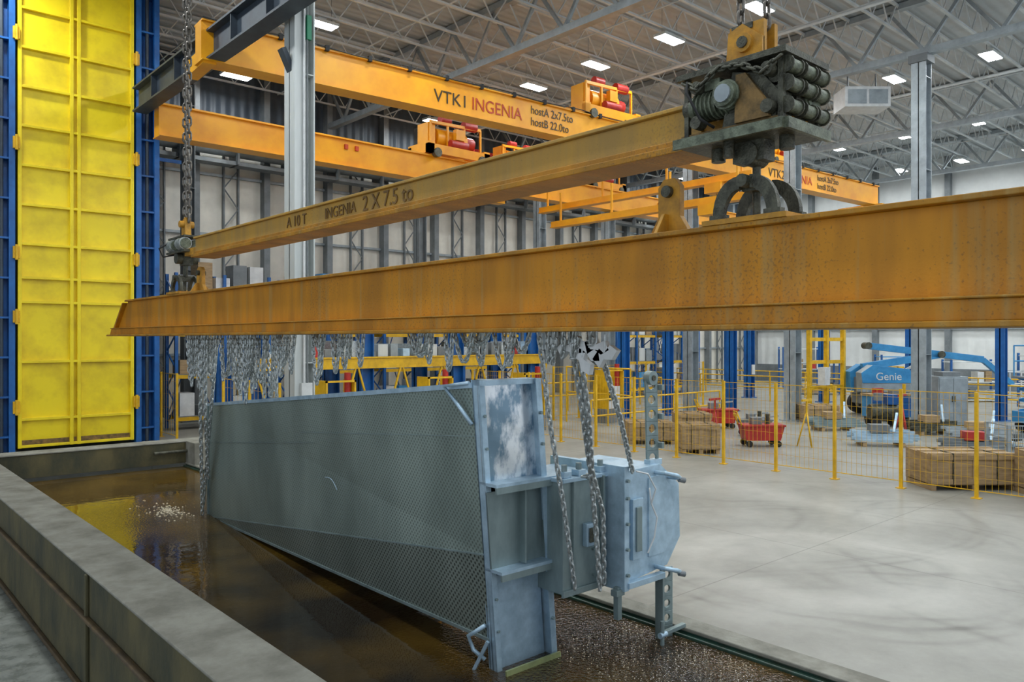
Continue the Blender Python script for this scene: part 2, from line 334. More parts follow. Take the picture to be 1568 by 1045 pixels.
# ------------------------------------------------------------------ roof structure
m=MB()
a=1.0
while a<31:
    zb,zt=13.2,CZ-.08
    m.box(2,51.5,a-.05,a+.05,zt-.07,zt,'joist'); m.box(2,51.5,a-.045,a+.045,zb,zb+.06,'joist')
    x=2; k=0
    while x<51:
        m.beam((x,a,zb+.03 if k%2 else zt),(x+.62,a,zt if k%2 else zb+.03),.035,.035,'joist'); x+=.62; k+=1
    a+=1.65
for b in (9.5,14.5,19.5,24,29.5,34.5,39.5,44.5):
    m.box(b-.02,b+.02,1,31,13.22,13.26,'joist')
m.build('roof_joists')
m=MB()
for b in (17,27,37,47):
    for z,h in ((12.25,.22),(13.95,.2)): m.box(b-.14,b+.14,-2,31.0,z,z+h,'duct')
    y=-2;k=0
    while y<30:
        m.beam((b,y,12.4 if k%2 else 13.9),(b,y+1.1,13.9 if k%2 else 12.4),.1,.1,'duct'); y+=1.1;k+=1
m.build('roof_trusses')
m=MB()
for b,z in ((10.5,12.9),(23.5,12.95),(33,12.9)): m.cyl((b,0,z),(b,31,z),.06,'joist',8)
m.build('sprinkler_pipes')
m=MB(); m.box(-.8,.8,-.5,.5,0,.7,'plastic'); m.box(-.7,-.05,-.52,-.5,.1,.6,'duct'); m.box(.05,.7,-.52,-.5,.1,.6,'duct'); m.cyl((-.5,0,.7),(-.5,0,1.3),.03,'grey',6); m.cyl((.5,0,.7),(.5,0,1.3),.03,'grey',6)
m.build('unit_heater',(28,12.6,11.2),-.73)

# ------------------------------------------------------------------ high-bay lights
for b,z in [(3,13),(12,13),(21.3,13),(31,13),(40,13),(48,13)]:  # first row is out of view, added to light the tank
    for i in range(11):
        a=-3.8+i*3.3
        if b<8 and (a>23 or i%2): continue
        m=MB(); m.box(-.25,.25,-.55,.55,0,.09,'white'); m.box(-.22,-.02,-.52,.52,-.02,0,'lamp'); m.box(.02,.22,-.52,.52,-.02,0,'lamp')
        m.box(-.1,.1,-.12,.12,.09,.2,'white')
        m.cyl((0,-.4,.05),(0,-.4,.9),.008,'grey',5); m.cyl((0,.4,.05),(0,.4,.9),.008,'grey',5)
        o=m.build('high_bay_light',(b,a,z),math.pi/2)
        ld=bpy.data.lights.new('lamp_panel','AREA'); ld.shape='RECTANGLE'; ld.size=.45; ld.size_y=1.05; ld.energy=135 if b>8 else 230
        ld.color=(0.93,0.98,1.0)
        lo=bpy.data.objects.new('lamp_panel',ld); scene.collection.objects.link(lo); lo.location=(0,0,-.04); lo.parent=o

# ------------------------------------------------------------------ columns
def hcol(w,z1,k,k2=None):
    m=MB(); t=.03; k2=k2 or k
    m.box(-w/2,-w/2+t,-w/2,w/2,0,z1,k2); m.box(w/2-t,w/2,-w/2,w/2,0,z1,k); m.box(-w/2,w/2,-.015,.015,0,z1,k)
    m.box(-w*.75,w*.75,-w*.75,w*.75,0,.04,k)
    for i in range(4):
        z=2.5+i*3
        if z<z1: m.box(-w/2+t,w/2-t,-w/2,w/2,z,z+.02,k)
    return m
m=hcol(.46,CZ,'white')
m.box(-.24,.0,-.26,-.2,0,CZ,'white'); m.cyl((-.05,-.3,0),(-.05,-.3,13),.025,'plastic',8); m.cyl((.02,-.3,0),(.02,-.3,13),.018,'grey',8)
m.box(.0,.1,-.34,-.26,9.2,9.7,'green')
m.box(-.12,.12,-.34,-.26,1.6,2.1,'plastic')
m.build('steel_column',(7.6,15.2,0))
for a in (10.2,14.7,19.2,23.7,28.2):
    m=hcol(.46,12.25,'duct'); m.box(-.3,.3,-.3,.3,12.0,12.25,'grey'); m.build('steel_column',(27,a,0))
for (b,a) in ((10.2,29.2),(14,28.5),(20,28.5)):
    m=hcol(.4,12.3,'grey'); m.build('steel_column',(b,a,0))

m=MB()
m.box(6.8,7.2,2,23.9,9.5,9.55,'navy'); m.box(6.97,7.03,2,23.9,9.55,10.15,'navy'); m.box(6.8,7.2,2,23.9,10.15,10.2,'navy'); m.box(6.96,7.04,2,23.9,10.2,10.27,'grey')
for i in range(12): m.box(6.82,7.18,2.5+i*1.8,2.53+i*1.8,9.55,10.15,'navy')
m.beam((7.2,15.2,9.0),(7.5,15.2,8.4),.2,.1,'navy')
m.build('crane_runway')

# ------------------------------------------------------------------ overhead cranes
def trolley(m,x,y,z,s=1.0):
    m.box(x-1.1*s,x+1.1*s,y-.5*s,y-.35*s,z,z+.25*s,'crane'); m.box(x-1.1*s,x+1.1*s,y+.35*s,y+.5*s,z,z+.25*s,'crane')
    m.box(x-1.1*s,x-.9*s,y-.5*s,y+.5*s,z,z+.3*s,'crane'); m.box(x+.9*s,x+1.1*s,y-.5*s,y+.5*s,z,z+.3*s,'crane')
    m.cyl((x-.6*s,y,z+.55*s),(x+.45*s,y,z+.55*s),.28*s,'crane',14)
    m.cyl((x+.45*s,y,z+.55*s),(x+.8*s,y,z+.55*s),.2*s,'red',12)
    m.box(x-.95*s,x-.7*s,y-.25*s,y+.25*s,z+.25*s,z+.9*s,'crane')
    m.cyl((x-.3*s,y-.42*s,z+.35*s),(x+.3*s,y-.42*s,z+.35*s),.12*s,'red',10)
    m.box(x-.1*s,x+.2*s,y-.45*s,y-.3*s,z+.5*s,z+.8*s,'crane')
    m.beam((x-.9*s,y-.3*s,z+.9*s),(x+.9*s,y-.3*s,z+.95*s),.08*s,.08*s,'crane')
    for dx in (-.9,-.3,.3,.9): m.box(x+dx*s-.03,x+dx*s+.03,y-.33*s,y-.27*s,z+.2*s,z+.95*s,'crane')
    m.cyl((x+.3*s,y-.25*s,z+1.0*s),(x+.75*s,y-.25*s,z+1.0*s),.13*s,'red',10); m.cyl((x-.5*s,y-.2*s,z+1.05*s),(x-.15*s,y-.2*s,z+1.05*s),.12*s,'red',10)
    for dx in (-.8,.8): m.cyl((x+dx*s,y-.55*s,z+.02),(x+dx*s,y-.4*s,z+.02),.13*s,'dark',12)
dirx=Vector((31.7,-1.8,0)); ang=math.atan2(-1.8,31.7); Lc=dirx.length
m=MB()
m.box(0,Lc,-.22,.22,0,.87,'crane'); m.box(-.0,Lc,-.3,.3,.87,.91,'crane'); m.box(0,Lc,-.3,.3,-.03,0,'crane')
m.box(.05,.35,-.2,1.2,-.08,.3,'crane'); m.box(Lc-.4,Lc+.4,-.6,1.6,-.25,.0,'crane')
for i in range(26):
    x=.6+i*1.22; m.box(x,x+.1,-.34,-.24,.85,.99,'rubber')
m.tube([(x*.5,-.33,.93-.03*math.sin(x)) for x in range(0,60)],.015,'rubber',5)
trolley(m,13.5,.3,.95,1.2); trolley(m,17.3,.3,.95,.9); trolley(m,24,.3,.95,1.0)
cr=m.build('overhead_crane',(6.7,18.5,9.5),ang)
R=(math.pi/2,0,0)
text('VTK1',.50,(6.35,-.235,.22),R,'txtblk','lettering',cr)
text('INGENIA',.52,(7.65,-.235,.22),R,'txtred','lettering',cr,sx=.92)
text('hostA 2x7.5to\nhostB 22.0to',.36,(9.9,-.235,.50),R,'txtblk','lettering',cr,sx=.85)
text('VTK2',.5,(22.6,-.235,.22),R,'txtblk','lettering',cr)
text('INGENIA',.5,(23.9,-.235,.22),R,'txtred','lettering',cr)
text('hostA 2x7.5to\nhostB 22.0to',.36,(26.3,-.235,.50),R,'txtblk','lettering',cr,sx=.85)
m=MB()
m.box(7.3,38.4,23.2,23.6,8.8,9.65,'crane'); m.box(7.3,38.4,23.1,23.7,9.65,9.7,'crane'); m.box(7.3,38.4,23.1,23.7,8.77,8.8,'crane')
m.box(38,38.6,22.6,24.4,8.9,9.5,'crane')
trolley(m,17.9,23.6,9.75,1.3); trolley(m,21.2,23.6,9.75,1.0); trolley(m,26.5,23.8,9.75,1.1)
m.box(18.6,20.2,22.4,24.6,9.0,9.3,'crane'); m.box(18.8,19.8,22.6,23.0,8.2,9.0,'crane'); m.cyl((19,22.5,8.7),(19.8,22.5,8.7),.25,'crane',12); m.cyl((19.9,22.5,8.7),(20.3,22.5,8.7),.18,'red',12)
for x in (13.2,13.6,30): m.box(x,x+.12,23.13,23.2,9.35,9.5,'txtred')
m.build('overhead_crane')
m=MB()
m.box(12,38,29.2,29.6,10.2,10.8,'crane'); trolley(m,30,29.3,10.8,1.2); trolley(m,24,29.3,10.8,1.1); m.build('overhead_crane')
for (b,a0,a1,z) in ((20,12.2,20.2,7.05),(21.5,13,22.4,8.0)):
    m=MB(); m.box(b-.1,b+.1,a0,a1,z,z+.2,'crane'); m.box(b-.16,b+.16,a0,a1,z-.03,z,'crane')
    for i in range(4):
        y=a0+.4+i*(a1-a0-.8)/3; m.box(b-.03,b+.03,y-.03,y+.03,z+.2,z+1.2,'crane')
    m.box(b-.25,b+.25,a0+1,a0+1.6,z-.35,z-.03,'crane'); m.cyl((b,a0+1.3,z-.35),(b,a0+1.3,z-1.2),.01,'dark',6)
    m.build('monorail_beam')

# ------------------------------------------------------------------ dip tank
m=MB()
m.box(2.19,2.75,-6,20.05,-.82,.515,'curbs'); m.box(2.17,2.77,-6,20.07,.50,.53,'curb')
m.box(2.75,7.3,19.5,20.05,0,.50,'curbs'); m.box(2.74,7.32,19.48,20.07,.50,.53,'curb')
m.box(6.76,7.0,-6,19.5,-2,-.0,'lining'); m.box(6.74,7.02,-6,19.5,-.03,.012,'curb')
m.box(6.70,6.76,-6,19.5,-.12,-.05,'lining')
m.box(6.76,7.32,18.9,19.5,0,.53,'curb')
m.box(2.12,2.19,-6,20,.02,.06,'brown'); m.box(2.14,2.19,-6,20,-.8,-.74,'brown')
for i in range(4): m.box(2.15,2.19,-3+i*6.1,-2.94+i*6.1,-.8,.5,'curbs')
m.box(2.75,6.76,-6,19.5,-2.1,-2,'lining')
m.cyl((6.0,19.4,.3),(6.9,19.4,.3),.04,'dark',8)
m.build('dip_tank',bevel=.012)
m=MB(); m.raw([(2.75,-6,-.08),(6.76,-6,-.08),(6.76,19.5,-.08),(2.75,19.5,-.08)],[(0,1,2,3)],'water'); m.build('tank_water')
m=MB()
for i in range(260):
    t=random.uniform(0,6.28); r=abs(random.gauss(0,.32)); x=4.75+r*math.cos(t)*.6; y=14.6+r*math.sin(t)*1.5; s=random.uniform(.006,.024)
    m.cyl((x,y,-.082),(x,y,-.077+s*.3),s,'foam_glint',7,s*.4)
for i in range(420):   # pale specks standing in for glints on the ripples at the near end
    x=random.uniform(5.35,6.66); y=4.0+abs(random.gauss(0,.75)) if i%2 else random.uniform(3.9,5.6); s=random.uniform(.003,.009)
    m.cyl((x,y,-.082),(x,y,-.078+s*.4),s,'foam_glint',6,s*.4)
m.build('splash_foam_and_glints')

# ------------------------------------------------------------------ big yellow door with blue frame
m=MB()
A=24.3
m.box(4.05,6.92,A,A+.1,.1,CZ-.4,'door')
for b in (4.09,5.32,5.50,6.88): m.box(b-.045,b+.045,A-.13,A,.1,CZ-.4,'door')
rz=[.14,.86,2.4,4.0,4.65,5.55,6.6,7.65,8.7,9.75,10.8,11.85,12.9]
for z in rz: m.box(4.05,6.92,A-.12,A,z-.035,z+.035,'door')
for z in (1.2,3.6,5.3,8.2,11.1):
    for b in (4.0,6.97):
        m.box(b-.08,b+.08,A-.22,A-.06,z-.16,z+.16,'yel'); m.cyl((b,A-.24,z-.2),(b,A-.24,z+.2),.04,'yel',8)
m.box(4.05,6.92,A-.04,A,.12,.3,'rusty')
m.build('door_1',bevel=.008)
m=MB()
for (b0,b1) in ((3.38,3.98),(6.98,7.62)):
    m.box(b0,b1,A+.15,A+.55,0,CZ,'blue'); m.box(b0,b0+.14,A-.15,A+.15,0,CZ,'blue'); m.box(b1-.14,b1,A-.15,A+.15,0,CZ,'blue')
    z=.4
    while z<13.5: m.box(b0+.14,b1-.14,A-.12,A+.15,z,z+.05,'blue'); z+=1.05
    m.cyl(((b0+b1)/2,A-.05,0),((b0+b1)/2,A-.05,CZ-.2),.05,'navy',8)
for z in (8.3,4.1): m.box(7.62,8.3,A,A+.06,z,z+.1,'blue'); m.box(2.4,3.4,A,A+.06,z,z+.1,'blue')
m.box(2.9,3.3,A-.1,A+.2,0,CZ,'blue'); m.box(2.5,2.8,A+.2,A+.4,0,CZ,'white')
m.box(3.3,7.62,A+.15,A+.5,CZ-.4,CZ,'blue')
m.build('trim_door_frame')

# ------------------------------------------------------------------ main lifting beam
m=MB(); B=4.75
def slab(b0,b1,z0,z1,ya0,yb0,k,near=-2.0):
    m.hexa([(b0,near,z0),(b1,near,z0),(b1,ya0,z0),(b0,ya0,z0),(b0,near,z1),(b1,near,z1),(b1,yb0,z1),(b0,yb0,z1)],k)
slab(B,B+.30,3.22,3.76,17.75,17.0,'beam')
slab(B-.07,B+.37,3.76,3.795,17.0,16.97,'beamd')
slab(B-.10,B+.40,3.10,3.22,17.9,17.8,'beam')
slab(B-.16,B+.46,3.065,3.10,17.95,17.92,'beamd')
slab(B-.13,B+.43,3.22,3.235,17.8,17.76,'beamd')
m.prism([(B-.08,17.05,3.74),(B-.08,17.12,3.74),(B-.08,17.9,3.10),(B-.08,17.8,3.10)],(.46,0,0),'beamd')
main=m.build('lifting_beam',bevel=.006)
def lug(m,a,s=1):
    m.prism([(B+.10,a-.19*s,3.79),(B+.10,a+.19*s,3.79),(B+.10,a+.10*s,3.93),(B+.10,a+.10*s,4.16),(B+.10,a+.05*s,4.22),(B+.10,a-.05*s,4.22),(B+.10,a-.10*s,4.16),(B+.10,a-.10*s,3.93)],(.06,0,0),'ochre')
    m.prism([(B-.05,a,3.79),(B+.32,a,3.79),(B+.18,a,3.95),(B+.05,a,3.95)],(0,.03,0),'ochre')
    m.cyl((B+.06,a,4.12),(B+.2,a,4.12),.045,'dark',12)
m=MB(); lug(m,3.65); lug(m,13.35,1.2); m.build('lifting_lug',bevel=.004,parent=main)
def claw(m,a):
    m.box(B-.08,B+.38,a-.34,a+.3,3.795,3.83,'ochre')
    for b in (B-.02,B+.27):
        for s in (-1,1):
            out=[];inn=[]
            for i in range(9):
                t=i/8*math.pi/2
                out.append((b,a+s*(.04+.21*math.cos(t)),3.83+.29*math.sin(t)**.8)); inn.append((b,a+s*(.04+.13*math.cos(t)),3.83+.20*math.sin(t)))
            m.prism(out+inn[::-1],(.045,0,0),'dark')
            m.box(b-.01,b+.055,a+s*.21-.06,a+s*.21+.06,3.83,3.87,'dark')
    m.cyl((B-.06,a,4.08),(B+.36,a,4.08),.045,'dark',12)
    m.cyl((B+.14,a,3.83),(B+.14,a,4.32),.028,'dark',10)
    m.box(B+.04,B+.24,a-.05,a+.05,4.02,4.10,'dark')
m=MB(); claw(m,2.93); claw(m,14.15); m.build('clevis_frame',parent=main)

# ------------------------------------------------------------------ spreader beam above
m=MB()
m.box(B+.02,B+.30,3.3,13.3,4.42,4.68,'spread'); m.box(B-.02,B+.34,3.3,13.3,4.68,4.71,'spread'); m.box(B-.04,B+.36,3.3,13.35,4.37,4.42,'beamd')
m.box(B,B+.02,3.3,13.3,4.42,4.47,'beamd')
m.box(B+.05,B+.27,13.2,13.9,4.44,4.56,'ochre'); m.box(B+.05,B+.27,2.6,3.4,4.44,4.56,'ochre')
sp=m.build('spreader_beam',bevel=.006)
RT=(math.pi/2,0,-math.pi/2)
text('A 10 T',.2,(B+.012,9.9,4.50),RT,'txtdim','lettering',sp); text('INGENIA',.19,(B+.012,8.85,4.50),RT,'txtdim','lettering',sp)
text('2 X 7.5 to',.25,(B+.012,7.95,4.49),RT,'txtdim','lettering',sp)

# ------------------------------------------------------------------ hoist blocks
def hoist(a,par):
    m=MB(); x=B+.10
    m.box(x-.27,x+.29,a-.38,a+.46,4.36,4.39,'dark'); m.box(x-.30,x-.27,a-.38,a+.46,4.34,4.41,'greenm'); m.box(x-.27,x+.29,a-.41,a-.38,4.34,4.41,'greenm')
    m.box(x-.24,x+.26,a-.35,a+.43,4.42,4.44,'rusty')
    m.box(x-.29,x+.28,a-.40,a+.44,4.82,4.86,'dark'); m.box(x-.20,x+.20,a-.25,a+.25,4.87,4.895,'rusty')
    for sx in (-1,1):
        for y in (-.34,.38):
            m.beam((x+sx*.23,a+y,4.39),(x+sx*.23,a+y,4.82),.035,.035,'dark')
    for (dx,dy) in ((-.2,.20),(.16,-.2)):
        cx=x+dx
        m.cyl((cx,a+dy-.16,4.62),(cx,a+dy+.14,4.62),.085,'greenm',16)
        for i in range(8): m.cyl((cx,a+dy-.15+i*.035,4.62),(cx,a+dy-.14+i*.035,4.62),.102,'greenm',16)
        m.cyl((cx,a+dy+.14,4.62),(cx,a+dy+.2,4.62),.07,'dark',16)
        m.box(cx-.06,cx+.06,a+dy-.1,a+dy+.02,4.71,4.78,'greenm')
    m.cyl((x-.33,a+.03,4.64),(x-.12,a+.03,4.64),.085,'greenm',16)
    for i in range(4): m.cyl((x-.30+i*.04,a+.03,4.64),(x-.285+i*.04,a+.03,4.64),.10,'greenm',16)
    m.cyl((x-.345,a+.03,4.64),(x-.33,a+.03,4.64),.06,'duct',14)
    m.prism([(x-.27,a-.02,4.44),(x-.27,a-.27,4.44),(x-.27,a-.24,4.56),(x-.27,a-.10,4.76),(x-.27,a-.03,4.76)],(.05,0,0),'rusty')
    m.prism([(x-.23,a+.10,4.44),(x-.23,a-.30,4.44),(x-.23,a-.32,4.60),(x-.23,a-.20,4.74),(x-.23,a+.02,4.80)],(.08,0,0),'dark')
    m.box(x-.10,x+.12,a-.12,a+.12,4.44,4.82,'dark')
    m.prism([(x+.12,a+.02,4.45),(x+.12,a+.34,4.45),(x+.12,a+.38,4.65),(x+.12,a+.2,4.78),(x+.12,a+.04,4.74)],(.12,0,0),'dark')
    for cx in (x-.16,x+.02,x+.19):
        for zc in (4.50,4.64,4.76):
            m.cyl((cx-.06,a-.37,zc),(cx+.06,a-.37,zc),.045,'greenm',12); m.cyl((cx-.07,a-.37,zc),(cx-.06,a-.37,zc),.056,'dark',12); m.cyl((cx+.06,a-.37,zc),(cx+.07,a-.37,zc),.056,'dark',12)
            m.cyl((cx-.06,a-.29,zc-.05),(cx+.06,a-.29,zc-.05),.05,'dark',12)
    for cy in (a-.22,a+.32):
        for zc in (4.5,4.74): m.cyl((x-.3,cy-.05,zc),(x-.22,cy-.05,zc),.045,'dark',12)
    m.chain([(x-.28,a-.36,4.80),(x-.31,a-.25,4.72),(x-.31,a-.1,4.80),(x-.29,a+.1,4.83),(x-.31,a+.25,4.72),(x-.28,a+.38,4.80)],.05,.010,'dark')
    m.tube([(x-.28,a+.35,4.8),(x-.36,a+.3,4.7),(x-.34,a+.2,4.5),(x-.25,a+.15,4.45)],.010,'rubber',6)
    m.box(x-.07,x+.07,a-.12,a+.12,4.22,4.36,'dark'); m.cyl((x-.09,a,4.27),(x+.09,a,4.27),.08,'dark',14)
    for dy in (-.25,.28): m.cyl((x,a+dy,4.27),(x,a+dy,4.36),.05,'dark',10)
    m.cyl((x-.15,a+.1,4.25),(x-.15,a+.1,4.36),.04,'dark',10)
    m.box(x-.09,x-.05,a-.13,a+.13,4.88,5.16,'ochre'); m.box(x+.05,x+.09,a-.13,a+.13,4.88,5.16,'ochre')
    m.prism([(x-.11,a-.13,4.88),(x-.11,a+.15,4.88),(x-.11,a+.13,5.12),(x-.11,a+.02,5.16),(x-.11,a-.13,5.04)],(.03,0,0),'ochre')
    m.cyl((x-.14,a,5.02),(x+.14,a,5.02),.065,'ochre',14); m.cyl((x-.155,a,5.02),(x-.14,a,5.02),.04,'dark',10)
    m.box(x-.1,x+.1,a-.05,a+.11,5.12,5.16,'dark')
    for dy in (.10,-.10): m.chain([(x,a+dy,5.12),(x,a+dy,13.0)],.085,.012,'dchain')
    return m.build('chain_hoist',parent=par)
hoist(2.93,sp)
def hoist2(a,par):
    m=MB(); x=B+.15
    m.box(x-.2,x+.2,a-.46,a+.44,4.50,4.54,'dark'); m.box(x-.18,x+.18,a-.42,a+.40,4.76,4.79,'dark')
    for (dx,dy) in ((-.14,.24),(-.14,-.24),(.1,.0)):
        m.cyl((x+dx,a+dy-.15,4.65),(x+dx,a+dy+.13,4.65),.09,'greenm',14)
        for i in range(4): m.cyl((x+dx,a+dy-.12+i*.07,4.65),(x+dx,a+dy-.1+i*.07,4.65),.11,'chain',14)
    m.cyl((x-.18,a,4.42),(x+.18,a,4.42),.1,'dark',14); m.box(x-.08,x+.08,a-.1,a+.1,4.3,4.55,'dark')
    m.prism([(x-.05,a-.1,4.79),(x-.05,a+.1,4.79),(x-.05,a+.09,5.08),(x-.05,a-.06,5.14)],(.1,0,0),'ochre')
    m.cyl((x-.12,a,5.02),(x+.12,a,5.02),.06,'ochre',12)
    m.cyl((x,a,4.1),(x,a,4.3),.03,'dark',8)
    for dy in (.04,-.12): m.chain([(x,a+dy,5.06),(x,a+dy,13.0)],.13,.019,'dchain')
    m.tube([(x-.2,a+.3,4.7),(x-.35,a+.35,4.6),(x-.3,a+.3,4.45),(x-.1,a+.2,4.5)],.014,'rubber',6)
    m.build('chain_hoist',parent=par)
hoist2(14.1,sp)
m=MB()
m.box(B-.2,B+.5,1,18.3,13.0,13.06,'navy'); m.box(B+.1,B+.2,1,18.3,13.06,13.15,'navy')
m.build('hoist_monorail')

# ------------------------------------------------------------------ galvanized work piece
m=MB()
T0=Vector((5.2,13.86,1.85)); B0=Vector((5.2,13.86,-.12)); T1=Vector((4.50,5.6,2.58)); C1=Vector((4.62,5.58,1.01)); L1=Vector((4.70,5.58,.20))
o=Vector((.66,0,.02)); of=Vector((.5,0,0))
m.raw([T0,T1,C1,B0],[(0,1,2,3)],'perf'); m.raw([B0,C1,L1],[(0,1,2)],'perfd')
m.raw([T0+of,T1+o,C1+o,B0+of],[(0,3,2,1)],'perf'); m.raw([B0+of,C1+o,L1+o],[(0,2,1)],'perfd')
m.raw([T0,T0+of,T1+o,T1],[(0,1,2,3)],'zincg'); m.raw([B0,L1,L1+o,B0+of],[(0,1,2,3)],'perfd'); m.raw([T0,B0,B0+of,T0+of],[(0,1,2,3)],'zincg')
m.beam(T0,T1,.05,.05,'zinc'); m.beam(T0,B0,.05,.05,'zincg'); m.beam(B0,C1,.012,.016,'zincg'); m.beam(B0,L1,.03,.03,'zincg'); m.beam(T0+of,T1+o,.05,.05,'zincg')
for (t0,t1,s0,s1) in ((.34,.34,0,.55),(.26,.30,.5,1)):
    pa=T0.lerp(T1,s0).lerp(B0.lerp(C1,s0),t0); pb=T0.lerp(T1,s1).lerp(B0.lerp(C1,s1),t1); m.beam(pa,pb,.008,.006,'zincg')
y0,y1=5.36,5.6
def fp(t,side):
    k=(2.6-t)/2.7
    return (4.50+.22*k) if side==0 else (5.20+.22*k)
def hz(z0,z1,xa,xb,ya,yb,k): m.hexa([(xa(z0),ya,z0),(xb(z0),ya,z0),(xb(z0),yb,z0),(xa(z0),yb,z0),(xa(z1),ya,z1),(xb(z1),ya,z1),(xb(z1),yb,z1),(xa(z1),yb,z1)],k)
l=lambda z:fp(z,0); r=lambda z:fp(z,1)
hz(-.14,2.63,l,lambda z:l(z)+.03,y0+.14,y1,'zinc'); hz(-.14,2.63,lambda z:l(z)+.0,lambda z:l(z)+.09,y1-.02,y1+.01,'zinc'); hz(-.14,2.63,l,lambda z:l(z)+.06,y0+.13,y0+.145,'zinc')
hz(-.14,2.63,lambda z:r(z)-.03,r,y0+.06,y1,'zinc'); hz(-.14,2.63,lambda z:r(z)-.07,r,y0+.05,y0+.065,'zinc')
hz(2.58,2.63,l,r,y0+.08,y1,'zinc')
hz(-.14,-.09,l,r,y0,y1,'zincg'); hz(-.09,-.03,l,r,y0-.0,y0+.02,'wet')
for z in (1.66,.86):
    hz(z,z+.03,l,lambda z:r(z)+.06,y0-.02,y1,'zinc'); hz(z-.06,z,l,lambda z:r(z)+.06,y0-.02,y0-.0,'zincg')
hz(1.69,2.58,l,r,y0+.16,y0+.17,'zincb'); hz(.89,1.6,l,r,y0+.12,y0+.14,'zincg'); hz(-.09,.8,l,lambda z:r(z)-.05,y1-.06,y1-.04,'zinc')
hz(2.0,2.5,lambda z:r(z),lambda z:r(z)+.012,y0+.08,y1-.02,'zinc')
m.box(4.98,5.0,y0+.04,y0+.12,.9,1.6,'zincg')
for z in (2.3,2.0,.6,.3):
    m.cyl((r(z)-.04,y0+.02,z),(r(z)-.04,y0+.05,z),.016,'zincg',8); m.cyl((l(z)+.035,y0+.11,z),(l(z)+.035,y0+.13,z),.014,'zincg',8)
m.tube([(4.48,5.62,2.60),(4.44,5.95,2.56),(4.47,5.75,2.38),(4.50,5.6,2.22)],.02,'zinc',8)
m.tube([(4.66,5.6,.34),(4.58,5.75,.22),(4.60,5.7,.1),(4.66,5.6,.02)],.02,'zinc',8)
m.beam((4.66,5.56,.2),(4.60,5.7,-.1),.03,.03,'zinc')
for (u,v) in ((.62,.60),):
    p=T0.lerp(T1,u).lerp(B0.lerp(C1,u),v)
    m.tube([p+Vector((-.02,.16-.3*i/8,.08*math.sin(i/8*2.6)-.16*(i/8))) for i in range(9)],.004,'zinc',6)
m.build('galvanized_steel_chute')

m=MB()
m.box(5.28,5.9,5.2,5.9,.58,1.66,'zincg')
m.box(5.26,5.92,5.17,5.92,1.64,1.68,'zinc'); m.box(5.26,5.9,5.17,5.2,.56,.62,'zincg')
m.box(5.80,5.83,5.15,5.2,.58,1.66,'zincg'); m.box(5.40,5.43,5.17,5.2,.6,1.64,'zincg')
m.box(5.88,5.95,4.95,5.98,.54,1.76,'zinc')
m.prism([(5.95,5.0,.60),(5.95,5.0,1.70),(6.5,5.0,1.72),(6.82,5.0,1.48),(6.84,5.0,.92),(6.62,5.0,.66)],(0,.85,0),'zinc')
m.prism([(6.30,4.985,.8),(6.30,4.985,1.6),(6.52,4.985,1.62),(6.7,4.985,1.42),(6.7,4.985,.95),(6.55,4.985,.8)],(0,.02,0),'zinc')
m.box(6.02,6.18,4.96,5.0,.82,1.42,'zinc'); m.box(6.06,6.14,4.94,4.96,.9,1.34,'zincg')
m.box(5.93,6.5,4.93,5.0,.56,.62,'zinc')
for z in (.7,.95,1.2,1.45,1.62):
    m.cyl((5.915,4.92,z),(5.915,4.95,z),.018,'zincg',8); m.cyl((5.7,5.17,z),(5.7,5.2,z),.016,'zincg',8)
for x in (5.35,5.55,5.86):
    m.box(x-.05,x+.05,5.2,5.3,1.68,1.74,'zinc'); m.cyl((x,5.25,1.74),(x,5.25,1.80),.03,'zincg',8)
m.box(5.55,5.66,5.14,5.2,1.0,1.22,'zinc'); m.box(5.58,5.63,5.12,5.14,1.04,1.18,'dark')
for z in (1.62,.66):
    m.tube([(6.42,5.0,z+.02),(6.40,4.86,z+.03),(6.52,4.80,z),(6.62,4.84,z-.04),(6.64,5.0,z-.05)],.024,'zinc',8)
    m.cyl((6.60,4.84,z-.05),(6.66,4.81,z-.065),.03,'grey',8)
m.tube([(6.30,4.98,1.5),(6.28,4.94,1.35),(6.36,4.93,1.2),(6.34,4.95,1.0),(6.26,4.97,.85)],.01,'plastic',6)
m.tube([(6.05,4.95,1.7),(6.2,4.92,1.66),(6.3,4.9,1.5),(6.28,4.94,1.35)],.01,'plastic',6)
m.holed((6.50,5.1,1.70),(1,-.25,0),(-.03,0,1),.15,6,.045,.03,'zincg')
m.box(6.40,6.60,5.05,5.13,1.70,1.76,'zinc')
m.cyl((6.47,5.06,2.60),(6.47,5.14,2.60),.075,'zincg',14); m.cyl((6.47,5.05,2.60),(6.47,5.15,2.60),.03,'dark',10)
for z in (1.9,2.2,2.5): m.box(6.56,6.60,5.02,5.1,z-.03,z+.03,'zincg')
m.holed((6.60,5.0,-.26),(1,-.25,0),(0,0,1),.15,6,.04,.03,'zincg')
m.box(6.48,6.51,4.95,5.05,-.2,.6,'zincg')
m.beam((6.42,4.9,.02),(6.72,4.86,.05),.05,.04,'zincg'); m.cyl((6.38,4.88,-.1),(6.38,4.88,.16),.022,'zincg',8); m.cyl((6.34,4.88,.02),(6.44,4.88,.02),.03,'zinc',8)
m.box(5.84,5.90,5.0,5.06,.26,.58,'zincg'); m.box(5.80,5.92,4.98,5.06,.5,.56,'zincg')
m.build('galvanized_gearbox_bracket',bevel=.005)

